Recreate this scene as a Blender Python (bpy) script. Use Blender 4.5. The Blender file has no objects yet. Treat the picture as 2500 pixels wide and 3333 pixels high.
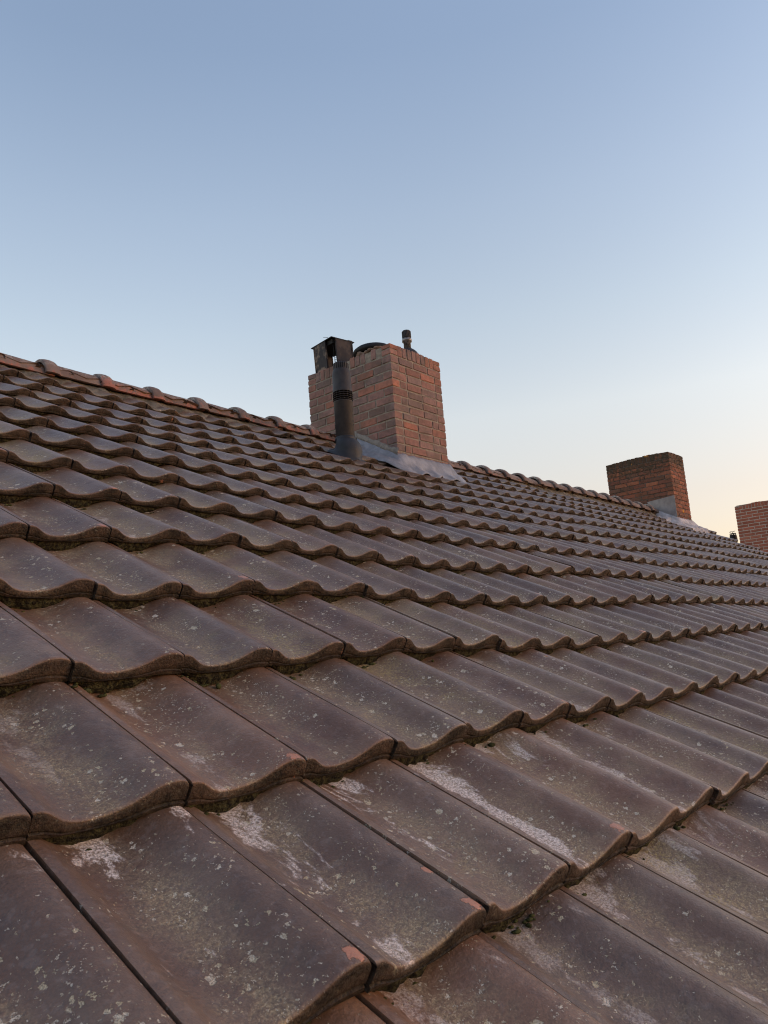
import bpy, bmesh, math, random
import numpy as np
from mathutils import Vector, Matrix, noise as mnoise

scene = bpy.context.scene
COL = scene.collection

# ------------------------------------------------------------------ camera
ROWS = [(0.65539626, -0.75190785, -0.07134654),
        (0.09248249, 0.17364473, -0.98045627),
        (0.74960172, 0.63598907, 0.18334441)]
CAM = Vector((-0.41099740, -0.57766318, 0.29923672))
cd = bpy.data.cameras.new('camera')
cam = bpy.data.objects.new('camera', cd)
COL.objects.link(cam)
r_, d_, f_ = [Vector(a) for a in ROWS]
m = Matrix((( r_.x, -d_.x, -f_.x, CAM.x), (r_.y, -d_.y, -f_.y, CAM.y), (r_.z, -d_.z, -f_.z, CAM.z), (0, 0, 0, 1)))
cam.matrix_world = m
cd.sensor_fit = 'VERTICAL'
cd.sensor_height = 24.0
cd.lens = 2534.17 / 3333.0 * 24.0
cd.clip_start = 0.02
cd.clip_end = 5000
cd.dof.use_dof = True
cd.dof.focus_distance = 2.0
cd.dof.aperture_fstop = 14.0
scene.camera = cam
scene.cycles.filter_width = 1.05

# ------------------------------------------------------------------ sky and sun
SUN_EL, SUN_AZ = 7.0, 146.0          # azimuth in degrees clockwise from +Y
world = bpy.data.worlds.new('World')
scene.world = world
world.use_nodes = True
nt = world.node_tree
bg = nt.nodes['Background']
sky = nt.nodes.new('ShaderNodeTexSky')
sky.sky_type = 'NISHITA'
sky.sun_disc = False
sky.sun_elevation = math.radians(SUN_EL)
sky.sun_rotation = math.radians(SUN_AZ)
sky.air_density = 1.0
sky.dust_density = 1.0
sky.ozone_density = 1.0
# the dusk air is a little less green, warmer and paler at the horizon than the model's
tcw = nt.nodes.new('ShaderNodeTexCoord')
sxw = nt.nodes.new('ShaderNodeSeparateXYZ'); nt.links.new(tcw.outputs['Generated'], sxw.inputs[0])
rmp = nt.nodes.new('ShaderNodeValToRGB'); nt.links.new(sxw.outputs[2], rmp.inputs[0])
TINT = [(0.0, (.62, .49, .45)), (.12, (.83, .60, .575)), (.17, (.95, .67, .61)), (.29, (1.24, .92, .80)), (.40, (1.22, .965, .865)), (.52, (1.18, .97, .92)), (.66, (1.06, .925, .94)), (1.0, (1.25, 1.12, 1.2))]  # last entry: unseen overhead sky raised for extra top light
while len(rmp.color_ramp.elements) < len(TINT): rmp.color_ramp.elements.new(.5)
for el_, (p_, c_) in zip(rmp.color_ramp.elements, TINT):
    el_.position = p_; el_.color = (c_[0] / 1.4, c_[1] / 1.4, c_[2] / 1.4, 1)
mxw = nt.nodes.new('ShaderNodeMix'); mxw.data_type = 'RGBA'; mxw.blend_type = 'MULTIPLY'; mxw.inputs[0].default_value = 1
nt.links.new(sky.outputs[0], mxw.inputs[6]); nt.links.new(rmp.outputs[0], mxw.inputs[7])
mrw = nt.nodes.new('ShaderNodeMapRange'); mrw.interpolation_type = 'SMOOTHSTEP'; nt.links.new(sxw.outputs[0], mrw.inputs[0])
mrw.inputs[1].default_value = .25; mrw.inputs[2].default_value = .62; mrw.inputs[3].default_value = 1.4 * .86; mrw.inputs[4].default_value = 1.4 * 1.0
vmw = nt.nodes.new('ShaderNodeVectorMath'); vmw.operation = 'SCALE'
# sky on the unseen side dimmed and cooled so tile fronts stay dark
mry = nt.nodes.new('ShaderNodeMapRange'); mry.interpolation_type = 'SMOOTHSTEP'; nt.links.new(sxw.outputs[1], mry.inputs[0])
mry.inputs[1].default_value = -.55; mry.inputs[2].default_value = .05; mry.inputs[3].default_value = 0.0; mry.inputs[4].default_value = 1.0
mxy = nt.nodes.new('ShaderNodeMix'); mxy.data_type = 'RGBA'; nt.links.new(mry.outputs[0], mxy.inputs[0])
mxy.inputs[6].default_value = (.62, .72, .90, 1); mxy.inputs[7].default_value = (1, 1, 1, 1)
mxz = nt.nodes.new('ShaderNodeMix'); mxz.data_type = 'RGBA'; mxz.blend_type = 'MULTIPLY'; mxz.inputs[0].default_value = 1
nt.links.new(mxw.outputs[2], mxz.inputs[6]); nt.links.new(mxy.outputs[2], mxz.inputs[7])
mrl = nt.nodes.new('ShaderNodeMapRange'); mrl.interpolation_type = 'SMOOTHSTEP'; nt.links.new(sxw.outputs[0], mrl.inputs[0])
mrl.inputs[1].default_value = -.65; mrl.inputs[2].default_value = .1; mrl.inputs[3].default_value = 1.45; mrl.inputs[4].default_value = 1.0  # unseen side of the sky brightened to fill the left-facing slopes
mul_ = nt.nodes.new('ShaderNodeMath'); mul_.operation = 'MULTIPLY'
nt.links.new(mrw.outputs[0], mul_.inputs[0]); nt.links.new(mrl.outputs[0], mul_.inputs[1])
nt.links.new(mxz.outputs[2], vmw.inputs[0]); nt.links.new(mul_.outputs[0], vmw.inputs['Scale'])
nt.links.new(vmw.outputs[0], bg.inputs[0])
bg.inputs[1].default_value = 0.15

sd = bpy.data.lights.new('sun', 'SUN')
sun = bpy.data.objects.new('sun', sd)
COL.objects.link(sun)
sd.energy = 0.16
sd.angle = math.radians(50)
sd.color = (1.0, 0.86, 0.72)
a, e = math.radians(SUN_AZ), math.radians(SUN_EL)
sdir = Vector((math.sin(a) * math.cos(e), math.cos(a) * math.cos(e), math.sin(e)))
sun.rotation_euler = sdir.to_track_quat('Z', 'Y').to_euler()

scene.view_settings.view_transform = 'Standard'
scene.view_settings.look = 'None'
scene.view_settings.gamma = 1
scene.view_settings.exposure = 1.68

# ------------------------------------------------------------------ constants
W, G = 0.204, 0.34059660        # tile cover width, batten gauge
AL = math.radians(29.3)
CA, SA = math.cos(AL), math.sin(AL)
H = 0.0405                       # step from one course to the next
X_END = 59                      # verge after this column
YR = 4.40                       # ridge line, measured up the slope
GROUND = -5.6
def R2W(x, y, z=0.0):           # roof frame to world
    return Vector((x, y * CA - z * SA, y * SA + z * CA))
RIDGE = R2W(0, YR)

DZ = {(1,0):.011,(2,0):0,(3,0):.006,(4,0):.005,(5,0):.001,(6,0):-.002,(7,0):.004,(0,1):-.003,(1,1):-.005,(2,1):0,(3,1):-.004,(4,1):-.003,(5,1):.012,(6,1):.004,(7,1):-.006,(8,1):-.013,(9,1):-.012,(10,1):-.008,(11,1):-.01,(12,1):-.008,(1,2):-.002,(2,2):.001,(3,2):-.008,(4,2):.008,(5,2):.014,(6,2):-.004,(7,2):0,(8,2):-.006,(9,2):-.014,(10,2):-.015,(11,2):-.014,(2,3):-.014,(3,3):-.009,(4,3):.01,(5,3):.012,(6,3):.009,(7,3):-.012,(8,3):-.017,(9,3):-.018,(10,3):-.02,(11,3):-.019,(12,3):-.017,(13,3):-.018,(2,4):-.011,(3,4):.004,(4,4):.018,(5,4):.018,(6,4):.017,(7,4):-.002,(8,4):-.003,(3,5):.003,(4,5):.011,(5,5):.021,(6,5):.013,(7,5):.01,(3,6):0,(4,6):.016,(5,6):.017,(6,6):.013,(7,6):.012,(8,6):.004,(9,6):.003,(4,7):.011,(5,7):.019,(6,7):.019,(7,7):.002,(8,7):.004,(9,7):.002,(10,7):-.008,(5,8):.009,(6,8):.013,(7,8):.012,(8,8):.01,(9,8):-.009,(10,8):-.014,(11,8):-.003,(5,9):.009,(6,9):.011,(7,9):.003,(8,9):.004,(9,9):-.01,(10,9):-.017,(11,9):-.009,(12,9):-.01,(13,9):-.008,(6,10):.017,(7,10):.007,(8,10):-.012,(9,10):-.018,(10,10):-.014,(11,10):-.024,(12,10):-.018,(13,10):-.017,(14,10):-.02,(7,11):.005,(8,11):-.006,(9,11):-.015,(10,11):-.017,(11,11):-.025,(12,11):-.021,(13,11):-.02,(14,11):-.013,(7,12):.008,(8,12):.008,(9,12):.002,(10,12):-.01,(11,12):-.01,(12,12):-.02,(13,12):-.022,(14,12):-.02,(15,12):-.017}
_kp = np.array([(k * W, j * G) for (k, j) in DZ])
_kv = np.array(list(DZ.values()))
def sag(x, y):
    """height of the uneven old roof above its mean plane; x, y arrays"""
    x = np.asarray(x, float); y = np.asarray(y, float)
    sh = x.shape
    x = x.ravel(); y = y.ravel()
    w = np.exp(-((x[:, None] - _kp[None, :, 0]) ** 2 / (2 * .15 ** 2) + (y[:, None] - _kp[None, :, 1]) ** 2 / (2 * .24 ** 2)))
    v = (w @ _kv) / (w.sum(1) + 0.25)
    far = np.clip((x - 3.0) / 2.0, 0, 1)
    v = v + far * (0.008 * np.sin(x * 1.9 + y * 0.7) + 0.005 * np.sin(x * 3.7 - y * 1.3 + 1.0) + .004 * np.sin(x * .8 + y * 2.2))
    return v.reshape(sh)

# tile cross-section
PU = np.array([0, .05, .09, .14, .19, .25, .32, .40, .48, .56, .63, .69, .75, .80, .85, .91, .96, .985, 1.0])
PZ = np.array([-.0022, -.0030, -.0058, -.0130, -.0200, -.0248, -.0268, -.0267, -.0248, -.0210, -.0158, -.0098, -.0032, .0010, .0034, .0038, .0022, .0000, -.0034])
_fu = np.linspace(0, 1, 201)
_fz = np.interp(_fu, PU, PZ)
_ker = np.hanning(9); _ker /= _ker.sum()
_fs = np.convolve(np.pad(_fz, 4, mode='edge'), _ker, mode='valid')
_fz = np.where((_fu > .96) | (_fu < .03), _fz, _fs)
def prof(u):
    return np.interp(u, _fu, _fz)

def surf_z0(x, y, jj):      # surface of the course just below front edge jj
    v = (y - (jj - 1) * G) / G
    return float(prof((x / W) % 1.0)) - H * v + float(sag(np.array([x]), np.array([y]))[0])

# ------------------------------------------------------------------ helpers
def mesh_obj(name, verts, faces, mat, parent=None, attrs=None, smooth=False, loc=None):
    me = bpy.data.meshes.new(name)
    me.from_pydata([tuple(v) for v in verts], [], [tuple(f) for f in faces])
    me.update()
    if smooth:
        me.polygons.foreach_set('use_smooth', [True] * len(me.polygons))
    if attrs:
        for an, (typ, data) in attrs.items():
            at = me.attributes.new(an, typ, 'POINT')
            if typ == 'FLOAT_COLOR':
                at.data.foreach_set('color', np.asarray(data, np.float32).ravel())
            elif typ == 'FLOAT_VECTOR':
                at.data.foreach_set('vector', np.asarray(data, np.float32).ravel())
    if mat is not None:
        for mm in (mat if isinstance(mat, (list, tuple)) else [mat]):
            me.materials.append(mm)
    o = bpy.data.objects.new(name, me)
    COL.objects.link(o)
    if parent is not None:
        o.parent = parent
    if loc is not None:
        o.location = loc
    return o

def tag(o, label=None, cat=None, group=None, kind=None):
    if label: o['label'] = label
    if cat: o['category'] = cat
    if group: o['group'] = group
    if kind: o['kind'] = kind
    return o

def empty(name, loc):
    o = bpy.data.objects.new(name, None)
    o.empty_display_size = 0.2
    o.location = loc
    COL.objects.link(o)
    return o

class MB:
    """collects simple solids into one mesh"""
    def __init__(self): self.v = []; self.f = []; self.c = []; self.m = []
    def add(self, vs, fs, c=(1, 1, 1, 1), mi=0):
        n = len(self.v)
        self.v += [Vector(v) for v in vs]; self.f += [tuple(i + n for i in f) for f in fs]
        self.c += [c] * len(vs); self.m += [mi] * len(fs)
    def box(self, lo, hi, c=(1, 1, 1, 1), jit=0.0, rnd=None, mi=0, bev=0.0):
        x0, y0, z0 = lo; x1, y1, z1 = hi
        if bev > 0:
            vs = []; b = bev
            for sx in (0, 1):
                for sy in (0, 1):
                    for sz in (0, 1):
                        cx, cy, cz = (x0, x1)[sx], (y0, y1)[sy], (z0, z1)[sz]
                        ix, iy, iz = (b, -b)[sx], (b, -b)[sy], (b, -b)[sz]
                        vs += [(cx, cy + iy, cz + iz), (cx + ix, cy, cz + iz), (cx + ix, cy + iy, cz)]
            if jit:
                vs = [(a_ + rnd.uniform(-jit, jit), b_ + rnd.uniform(-jit, jit), c_ + rnd.uniform(-jit, jit)) for a_, b_, c_ in vs]
            I = lambda sx, sy, sz, a_: (sx * 4 + sy * 2 + sz) * 3 + a_
            fs = [(I(0,0,0,0), I(0,0,1,0), I(0,1,1,0), I(0,1,0,0)), (I(1,0,0,0), I(1,1,0,0), I(1,1,1,0), I(1,0,1,0)),
                  (I(0,0,0,1), I(1,0,0,1), I(1,0,1,1), I(0,0,1,1)), (I(0,1,0,1), I(0,1,1,1), I(1,1,1,1), I(1,1,0,1)),
                  (I(0,0,0,2), I(0,1,0,2), I(1,1,0,2), I(1,0,0,2)), (I(0,0,1,2), I(1,0,1,2), I(1,1,1,2), I(0,1,1,2))]
            for a1, a2 in ((0, 1), (1, 0)):
                pass
            # edge strips
            for sz in (0, 1):
                for sx in (0, 1):
                    for sy in (0, 1):
                        fs.append((I(sx, sy, sz, 0), I(sx, sy, sz, 1), I(sx, sy, sz, 2)))
            for s1 in (0, 1):
                for s2 in (0, 1):
                    fs.append((I(s1, s2, 0, 0), I(s1, s2, 1, 0), I(s1, s2, 1, 1), I(s1, s2, 0, 1)))
                    fs.append((I(s1, 0, s2, 0), I(s1, 1, s2, 0), I(s1, 1, s2, 2), I(s1, 0, s2, 2)))
                    fs.append((I(0, s1, s2, 1), I(1, s1, s2, 1), I(1, s1, s2, 2), I(0, s1, s2, 2)))
            self.add(vs, fs, c, mi); return
        vs = [(x, y, z) for x in (x0, x1) for y in (y0, y1) for z in (z0, z1)]
        if jit: vs = [tuple(t + rnd.uniform(-jit, jit) for t in v) for v in vs]
        self.add(vs, [(0, 1, 3, 2), (4, 6, 7, 5), (0, 4, 5, 1), (2, 3, 7, 6), (0, 2, 6, 4), (1, 5, 7, 3)], c, mi)
    def lathe(self, prof_, center, seg=40, c=(1, 1, 1, 1), mi=0, cap=True, axis=None):
        n = len(prof_); vs = []; fs = []
        for r, z in prof_:
            for i in range(seg):
                t = 2 * math.pi * i / seg
                vs.append((center[0] + r * math.cos(t), center[1] + r * math.sin(t), center[2] + z))
        for k in range(n - 1):
            for i in range(seg):
                j = (i + 1) % seg
                fs.append((k * seg + i, k * seg + j, (k + 1) * seg + j, (k + 1) * seg + i))
        if cap:
            fs.append(tuple(range(seg))[::-1]); fs.append(tuple((n - 1) * seg + i for i in range(seg)))
        self.add(vs, fs, c, mi)
    def tube(self, pts, r, seg=8, c=(1, 1, 1, 1), mi=0):
        pts = [Vector(p) for p in pts]; rings = []; vs = []; fs = []
        for i, p in enumerate(pts):
            t = (pts[min(i + 1, len(pts) - 1)] - pts[max(i - 1, 0)]).normalized()
            up = Vector((0, 0, 1)) if abs(t.z) < .9 else Vector((1, 0, 0))
            s = t.cross(up).normalized(); q = s.cross(t)
            for k in range(seg):
                an = 2 * math.pi * k / seg
                vs.append(p + (s * math.cos(an) + q * math.sin(an)) * r)
        for i in range(len(pts) - 1):
            for k in range(seg):
                j = (k + 1) % seg
                fs.append((i * seg + k, i * seg + j, (i + 1) * seg + j, (i + 1) * seg + k))
        fs.append(tuple(range(seg))[::-1]); fs.append(tuple((len(pts) - 1) * seg + i for i in range(seg)))
        self.add(vs, fs, c, mi)
    def build(self, name, mat, parent=None, smooth=False, origin=None, autosmooth=None):
        o_ = Vector(origin) if origin is not None else Vector((0, 0, 0))
        vs = [v - o_ for v in self.v]
        o = mesh_obj(name, vs, self.f, mat, parent, {'tint': ('FLOAT_COLOR', self.c)}, smooth)
        if any(self.m): o.data.polygons.foreach_set('material_index', self.m)
        if parent is not None and origin is not None:
            o.location = o_ - parent.location if parent.type == 'EMPTY' and parent.parent is None else o_ - wloc(parent)
        elif origin is not None: o.location = o_
        elif parent is not None: o.location = -wloc(parent)
        bm = bmesh.new(); bm.from_mesh(o.data); bmesh.ops.recalc_face_normals(bm, faces=bm.faces); bm.to_mesh(o.data); bm.free()
        if autosmooth:
            sharp_by_angle(o, autosmooth)
        return o

def wloc(o):
    v = Vector(o.location)
    while o.parent is not None:
        o = o.parent; v = v + Vector(o.location)
    return v

def sharp_by_angle(o, deg):
    me = o.data
    bm = bmesh.new(); bm.from_mesh(me)
    for ed in bm.edges:
        if len(ed.link_faces) == 2 and ed.calc_face_angle(0) > math.radians(deg): ed.smooth = False
    for f in bm.faces: f.smooth = True
    bm.to_mesh(me); bm.free()

# ------------------------------------------------------------------ materials
class NT:
    def __init__(self, name):
        self.m = bpy.data.materials.new(name); self.m.use_nodes = True
        self.t = self.m.node_tree; self.b = self.t.nodes['Principled BSDF']
    def n(self, typ, **kw):
        nd = self.t.nodes.new('ShaderNode' + typ)
        for k, v in kw.items(): setattr(nd, k, v)
        return nd
    def l(self, a_, b_): self.t.links.new(a_, b_)
    def put(self, sock, v):
        if isinstance(v, bpy.types.NodeSocket): self.l(v, sock)
        else:
            if sock.type == 'RGBA' and len(v) == 3: v = (*v, 1)
            sock.default_value = v
    def math(self, op, a_, b_=0.0, clamp=False):
        nd = self.n('Math', operation=op, use_clamp=clamp); self.put(nd.inputs[0], a_); self.put(nd.inputs[1], b_); return nd.outputs[0]
    def mix(self, fac, a_, b_, blend='MIX'):
        nd = self.n('Mix', data_type='RGBA', blend_type=blend); self.put(nd.inputs[0], fac); self.put(nd.inputs[6], a_); self.put(nd.inputs[7], b_); return nd.outputs[2]
    def ramp(self, v, pts, interp='LINEAR'):
        nd = self.n('ValToRGB'); nd.color_ramp.interpolation = interp
        el = nd.color_ramp.elements
        while len(el) < len(pts): el.new(0.5)
        for q, (p, c) in zip(el, pts):
            q.position = p; q.color = (c, c, c, 1) if isinstance(c, (int, float)) else (*c, 1)
        self.put(nd.inputs[0], v); return nd.outputs[0]
    def sstep(self, v, lo, hi):
        nd = self.n('MapRange', interpolation_type='SMOOTHSTEP'); self.put(nd.inputs[0], v)
        nd.inputs[1].default_value = lo; nd.inputs[2].default_value = hi; return nd.outputs[0]
    def noise(self, vec, scale, detail=4, rough=.55, dist=0.0, typ='3D'):
        nd = self.n('TexNoise', noise_dimensions=typ); self.put(nd.inputs['Vector'], vec)
        nd.inputs['Scale'].default_value = scale; nd.inputs['Detail'].default_value = detail
        nd.inputs['Roughness'].default_value = rough; nd.inputs['Distortion'].default_value = dist
        return nd.outputs[0]
    def voro(self, vec, scale, feat='F1', rnd=1.0):
        nd = self.n('TexVoronoi', feature=feat); self.put(nd.inputs['Vector'], vec)
        nd.inputs['Scale'].default_value = scale; nd.inputs['Randomness'].default_value = rnd
        return nd
    def bump(self, h, strength, dist, nrm=None):
        nd = self.n('Bump'); self.put(nd.inputs['Height'], h); nd.inputs['Strength'].default_value = strength
        nd.inputs['Distance'].default_value = dist
        if nrm is not None: self.l(nrm, nd.inputs['Normal'])
        return nd.outputs[0]
    def vadd(self, v, off):
        nd = self.n('VectorMath', operation='ADD'); self.put(nd.inputs[0], v); self.put(nd.inputs[1], off); return nd.outputs[0]
    def vmul(self, v, s):
        nd = self.n('VectorMath', operation='MULTIPLY'); self.put(nd.inputs[0], v); self.put(nd.inputs[1], s); return nd.outputs[0]
    def out(self, col, rough, nrm=None, spec=None, metal=None):
        self.put(self.b.inputs['Base Color'], col); self.put(self.b.inputs['Roughness'], rough)
        if nrm is not None: self.l(nrm, self.b.inputs['Normal'])
        if spec is not None: self.put(self.b.inputs['Specular IOR Level'], spec)
        if metal is not None: self.put(self.b.inputs['Metallic'], metal)
        return self.m

def mat_tile():
    N = NT('glazed_clay_tile')
    at = N.n('Attribute', attribute_name='roofpos').outputs['Vector']      # metres in the roof frame
    tm = N.n('Attribute', attribute_name='tmask')                          # R face, G rib, B random id
    uvn = N.n('Attribute', attribute_name='tuv')                           # u, v within the tile, course wear
    s1 = N.n('SeparateXYZ'); N.l(tm.outputs['Vector'], s1.inputs[0]); face, rib, tid = s1.outputs
    s2 = N.n('SeparateXYZ'); N.l(uvn.outputs['Vector'], s2.inputs[0]); u, v, wear = s2.outputs
    # offset textures per tile so that nothing carries across joints
    cmb = N.n('CombineXYZ'); N.put(cmb.inputs[0], N.math('MULTIPLY', tid, 37.0)); N.put(cmb.inputs[1], N.math('MULTIPLY', tid, 91.0)); N.put(cmb.inputs[2], N.math('MULTIPLY', tid, 13.0))
    P = N.vadd(at, cmb.outputs[0])
    n_big = N.noise(P, 7, 3); n_mid = N.noise(P, 32, 5, .6); n_fin = N.noise(P, 190, 4, .65)
    n_grain = N.noise(P, 900, 2, .6)
    # glaze colour
    tidm = N.math('FRACT', N.math('MULTIPLY', tid, 7.31)); tidk = N.math('FRACT', N.math('MULTIPLY', tid, 17.77)); tidw = N.math('FRACT', N.math('MULTIPLY', tid, 29.9))
    c = N.mix(N.sstep(n_big, .35, .68), (.144, .079, .047), (.196, .122, .078))
    c = N.mix(N.math('MULTIPLY', N.sstep(n_mid, .50, .68), .55), c, (.092, .055, .040))
    c = N.mix(N.math('MULTIPLY', N.sstep(N.noise(P, 75, 3, .6), .54, .66), .30), c, (.26, .19, .15))
    tint = N.ramp(tid, [(0, (.88, .74, .66)), (.25, (1.0, .95, .90)), (.45, (.82, .82, .86)), (.65, (1.16, 1.0, .88)), (.85, (.95, .90, .88)), (1, (1.08, 1.04, 1.02))])
    c = N.mix(1.0, c, tint, 'MULTIPLY')
    # olive grit lying on the rising side of the pan
    pan = N.math('SUBTRACT', 1.0, N.math('ABSOLUTE', N.math('MULTIPLY', N.math('SUBTRACT', u, .47), 2.35)), True)
    grit = N.noise(P, 420, 3, .75)
    dust = N.sstep(N.math('ADD', N.math('ADD', N.math('MULTIPLY', pan, .30), N.math('MULTIPLY', n_mid, .42)), N.math('ADD', N.math('MULTIPLY', n_big, .45), N.math('MULTIPLY', tidm, .16))), .60, .92)
    grain = N.sstep(N.math('ADD', N.math('MULTIPLY', n_fin, .6), N.math('MULTIPLY', grit, .4)), .42, .58)
    dustm = N.math('MULTIPLY', dust, N.math('ADD', .30, N.math('MULTIPLY', grain, .70)))
    c = N.mix(N.math('MULTIPLY', dustm, .85, True), c, (.29, .218, .128))
    c = N.mix(N.math('MULTIPLY', N.math('MULTIPLY', dust, N.sstep(grit, .58, .68)), .5), c, (.40, .34, .24))
    yel = N.math('MULTIPLY', N.math('MULTIPLY', N.sstep(tidk, .72, .85), pan), N.math('MULTIPLY', N.sstep(n_fin, .42, .6), N.sstep(N.noise(P, 11, 3), .40, .60)))
    c = N.mix(N.math('MULTIPLY', yel, .55), c, (.33, .25, .085))
    dust = dustm
    c = N.mix(N.math('ADD', .35, N.math('MULTIPLY', dust, .6), True), c, N.mix(1.0, c, N.ramp(N.math('ADD', N.math('MULTIPLY', grit, .6), N.math('MULTIPLY', n_fin, .4)), [(.36, .50), (.5, 1.0), (.64, 1.55)]), 'MULTIPLY'))
    # dark algae at the head of each tile and under the lap
    # lichen: irregular pale crusts, sizes 2 to 10 mm
    warp = N.n('TexNoise'); N.put(warp.inputs['Vector'], P); warp.inputs['Scale'].default_value = 260; warp.inputs['Detail'].default_value = 3
    Pw = N.vadd(P, N.vmul(N.vadd(warp.outputs['Color'], (-.5, -.5, -.5)), (.011, .011, .011)))
    clus = N.sstep(N.math('ADD', N.noise(P, 12, 3, .6), N.math('MULTIPLY', pan, .14)), .50, .68)
    lich = None
    for sc, thr, gain, gate in ((46, .36, 1.0, .72), (100, .44, 1.0, .50), (230, .46, .9, .22)):
        vo = N.voro(Pw, sc)
        r_c = N.n('SeparateColor'); N.l(vo.outputs['Color'], r_c.inputs[0])
        size = N.math('MULTIPLY', r_c.outputs[1], thr)
        disc = N.sstep(N.math('SUBTRACT', size, vo.outputs['Distance']), 0.0, .07)
        ring = N.sstep(N.math('SUBTRACT', vo.outputs['Distance'], N.math('MULTIPLY', size, .45)), -.12, .02)
        disc = N.math('MULTIPLY', disc, N.math('ADD', .45, N.math('MULTIPLY', ring, .55)))
        keep = N.math('GREATER_THAN', N.math('ADD', r_c.outputs[0], N.math('MULTIPLY', clus, .58)), 1.12 - (.62 - gate) * .45)
        q = N.math('MULTIPLY', N.math('MULTIPLY', disc, keep), gain)
        lich = q if lich is None else N.math('MAXIMUM', lich, q)
    lich = N.math('MULTIPLY', lich, N.sstep(n_grain, .22, .6))
    lich = N.math('MULTIPLY', lich, N.math('SUBTRACT', 1.0, rib))
    # pale lime bloom in the pans of the lowest courses
    st = N.vmul(P, (1.0, .42, 1.0))
    bl = N.math('ADD', N.math('ADD', N.noise(st, 15, 5, .7, .5), N.math('MULTIPLY', N.sstep(v, .62, .85), .07)), N.math('MULTIPLY', N.math('SUBTRACT', 1.0, N.math('ABSOLUTE', N.math('MULTIPLY', N.math('SUBTRACT', u, .38), 4.2)), True), .16))
    bloom = N.math('MULTIPLY', N.sstep(bl, .655, .72), wear)
    bloom = N.math('MULTIPLY', bloom, N.math('ADD', .10, N.math('MULTIPLY', N.sstep(N.noise(P, 300, 4, .85), .42, .58), .90)))
    c = N.mix(N.math('MULTIPLY', lich, 1.05, True), c, N.mix(N.sstep(n_mid, .4, .6), (.60, .50, .33), (.72, .63, .50)))
    c = N.mix(N.math('MULTIPLY', bloom, .95, True), c, (.78, .66, .57))
    # front faces: dirt and algae, darkened further to stand in for shade
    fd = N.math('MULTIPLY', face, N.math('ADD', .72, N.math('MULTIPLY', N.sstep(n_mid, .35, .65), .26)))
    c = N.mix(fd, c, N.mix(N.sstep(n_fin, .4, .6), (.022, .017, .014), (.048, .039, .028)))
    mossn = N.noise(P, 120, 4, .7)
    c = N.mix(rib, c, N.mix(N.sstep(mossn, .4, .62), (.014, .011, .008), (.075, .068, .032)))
    # broken glaze showing the orange clay: chips at corners, small spalls
    du = N.math('MULTIPLY', N.math('SUBTRACT', u, N.math('SUBTRACT', .95, N.math('MULTIPLY', tidk, .10))), W); dv = N.math('MULTIPLY', N.math('SUBTRACT', v, N.math('ADD', .025, N.math('MULTIPLY', tidm, .05))), G)
    rad = N.math('SQRT', N.math('ADD', N.math('MULTIPLY', du, du), N.math('MULTIPLY', dv, dv)))
    rad = N.math('ADD', rad, N.math('MULTIPLY', N.math('SUBTRACT', N.noise(P, 85, 4, .65), .5), .030))
    chip = N.math('MULTIPLY', N.math('GREATER_THAN', tidw, .88), N.math('SUBTRACT', 1.0, N.sstep(N.math('ADD', rad, N.math('MULTIPLY', face, .004)), .0105, .0125)))
    vs_ = N.voro(Pw, 12); rc = N.n('SeparateColor'); N.l(vs_.outputs['Color'], rc.inputs[0])
    sp = N.math('MULTIPLY', N.math('GREATER_THAN', rc.outputs[0], .968), N.sstep(N.math('SUBTRACT', N.math('MULTIPLY', rc.outputs[1], .13), vs_.outputs['Distance']), 0.0, .012))
    edge = N.math('MULTIPLY', N.math('MULTIPLY', N.math('GREATER_THAN', N.noise(P, 40, 3), .64), N.math('GREATER_THAN', u, .988)), N.sstep(N.noise(P, 150, 3), .45, .55))
    orange = N.math('MAXIMUM', N.math('MAXIMUM', chip, sp), N.math('MULTIPLY', N.math('MULTIPLY', edge, N.math('GREATER_THAN', tidk, .55)), .6))
    orange = N.math('MULTIPLY', orange, N.math('SUBTRACT', 1.0, rib))
    c = N.mix(N.math('MULTIPLY', orange, .9), c, N.mix(n_mid, (.34, .12, .06), (.50, .22, .13)))
    # roughness
    matt = N.math('MAXIMUM', N.math('MAXIMUM', N.math('MULTIPLY', dust, .8), lich), N.math('MAXIMUM', bloom, N.math('MAXIMUM', fd, rib)))
    ro = N.math('ADD', N.math('ADD', .24, N.math('MULTIPLY', n_mid, .20)), N.math('MULTIPLY', matt, .42), True)
    hgt = N.math('ADD', N.math('ADD', N.math('MULTIPLY', n_mid, .9), N.math('MULTIPLY', n_fin, .28)), N.math('MULTIPLY', lich, .55))
    hgt = N.math('SUBTRACT', hgt, N.math('MULTIPLY', orange, .8))
    b1 = N.bump(N.math('ADD', hgt, N.math('MULTIPLY', grit, .22)), .9, .0024)
    b2 = N.bump(N.math('ADD', N.math('MULTIPLY', n_fin, N.math('ADD', N.math('MULTIPLY', face, 1.6), .25)), N.math('MULTIPLY', mossn, N.math('MULTIPLY', rib, 4.0))), .8, .003, b1)
    return N.out(c, ro, b2, N.math('SUBTRACT', .48, N.math('MULTIPLY', matt, .40), True))

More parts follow.
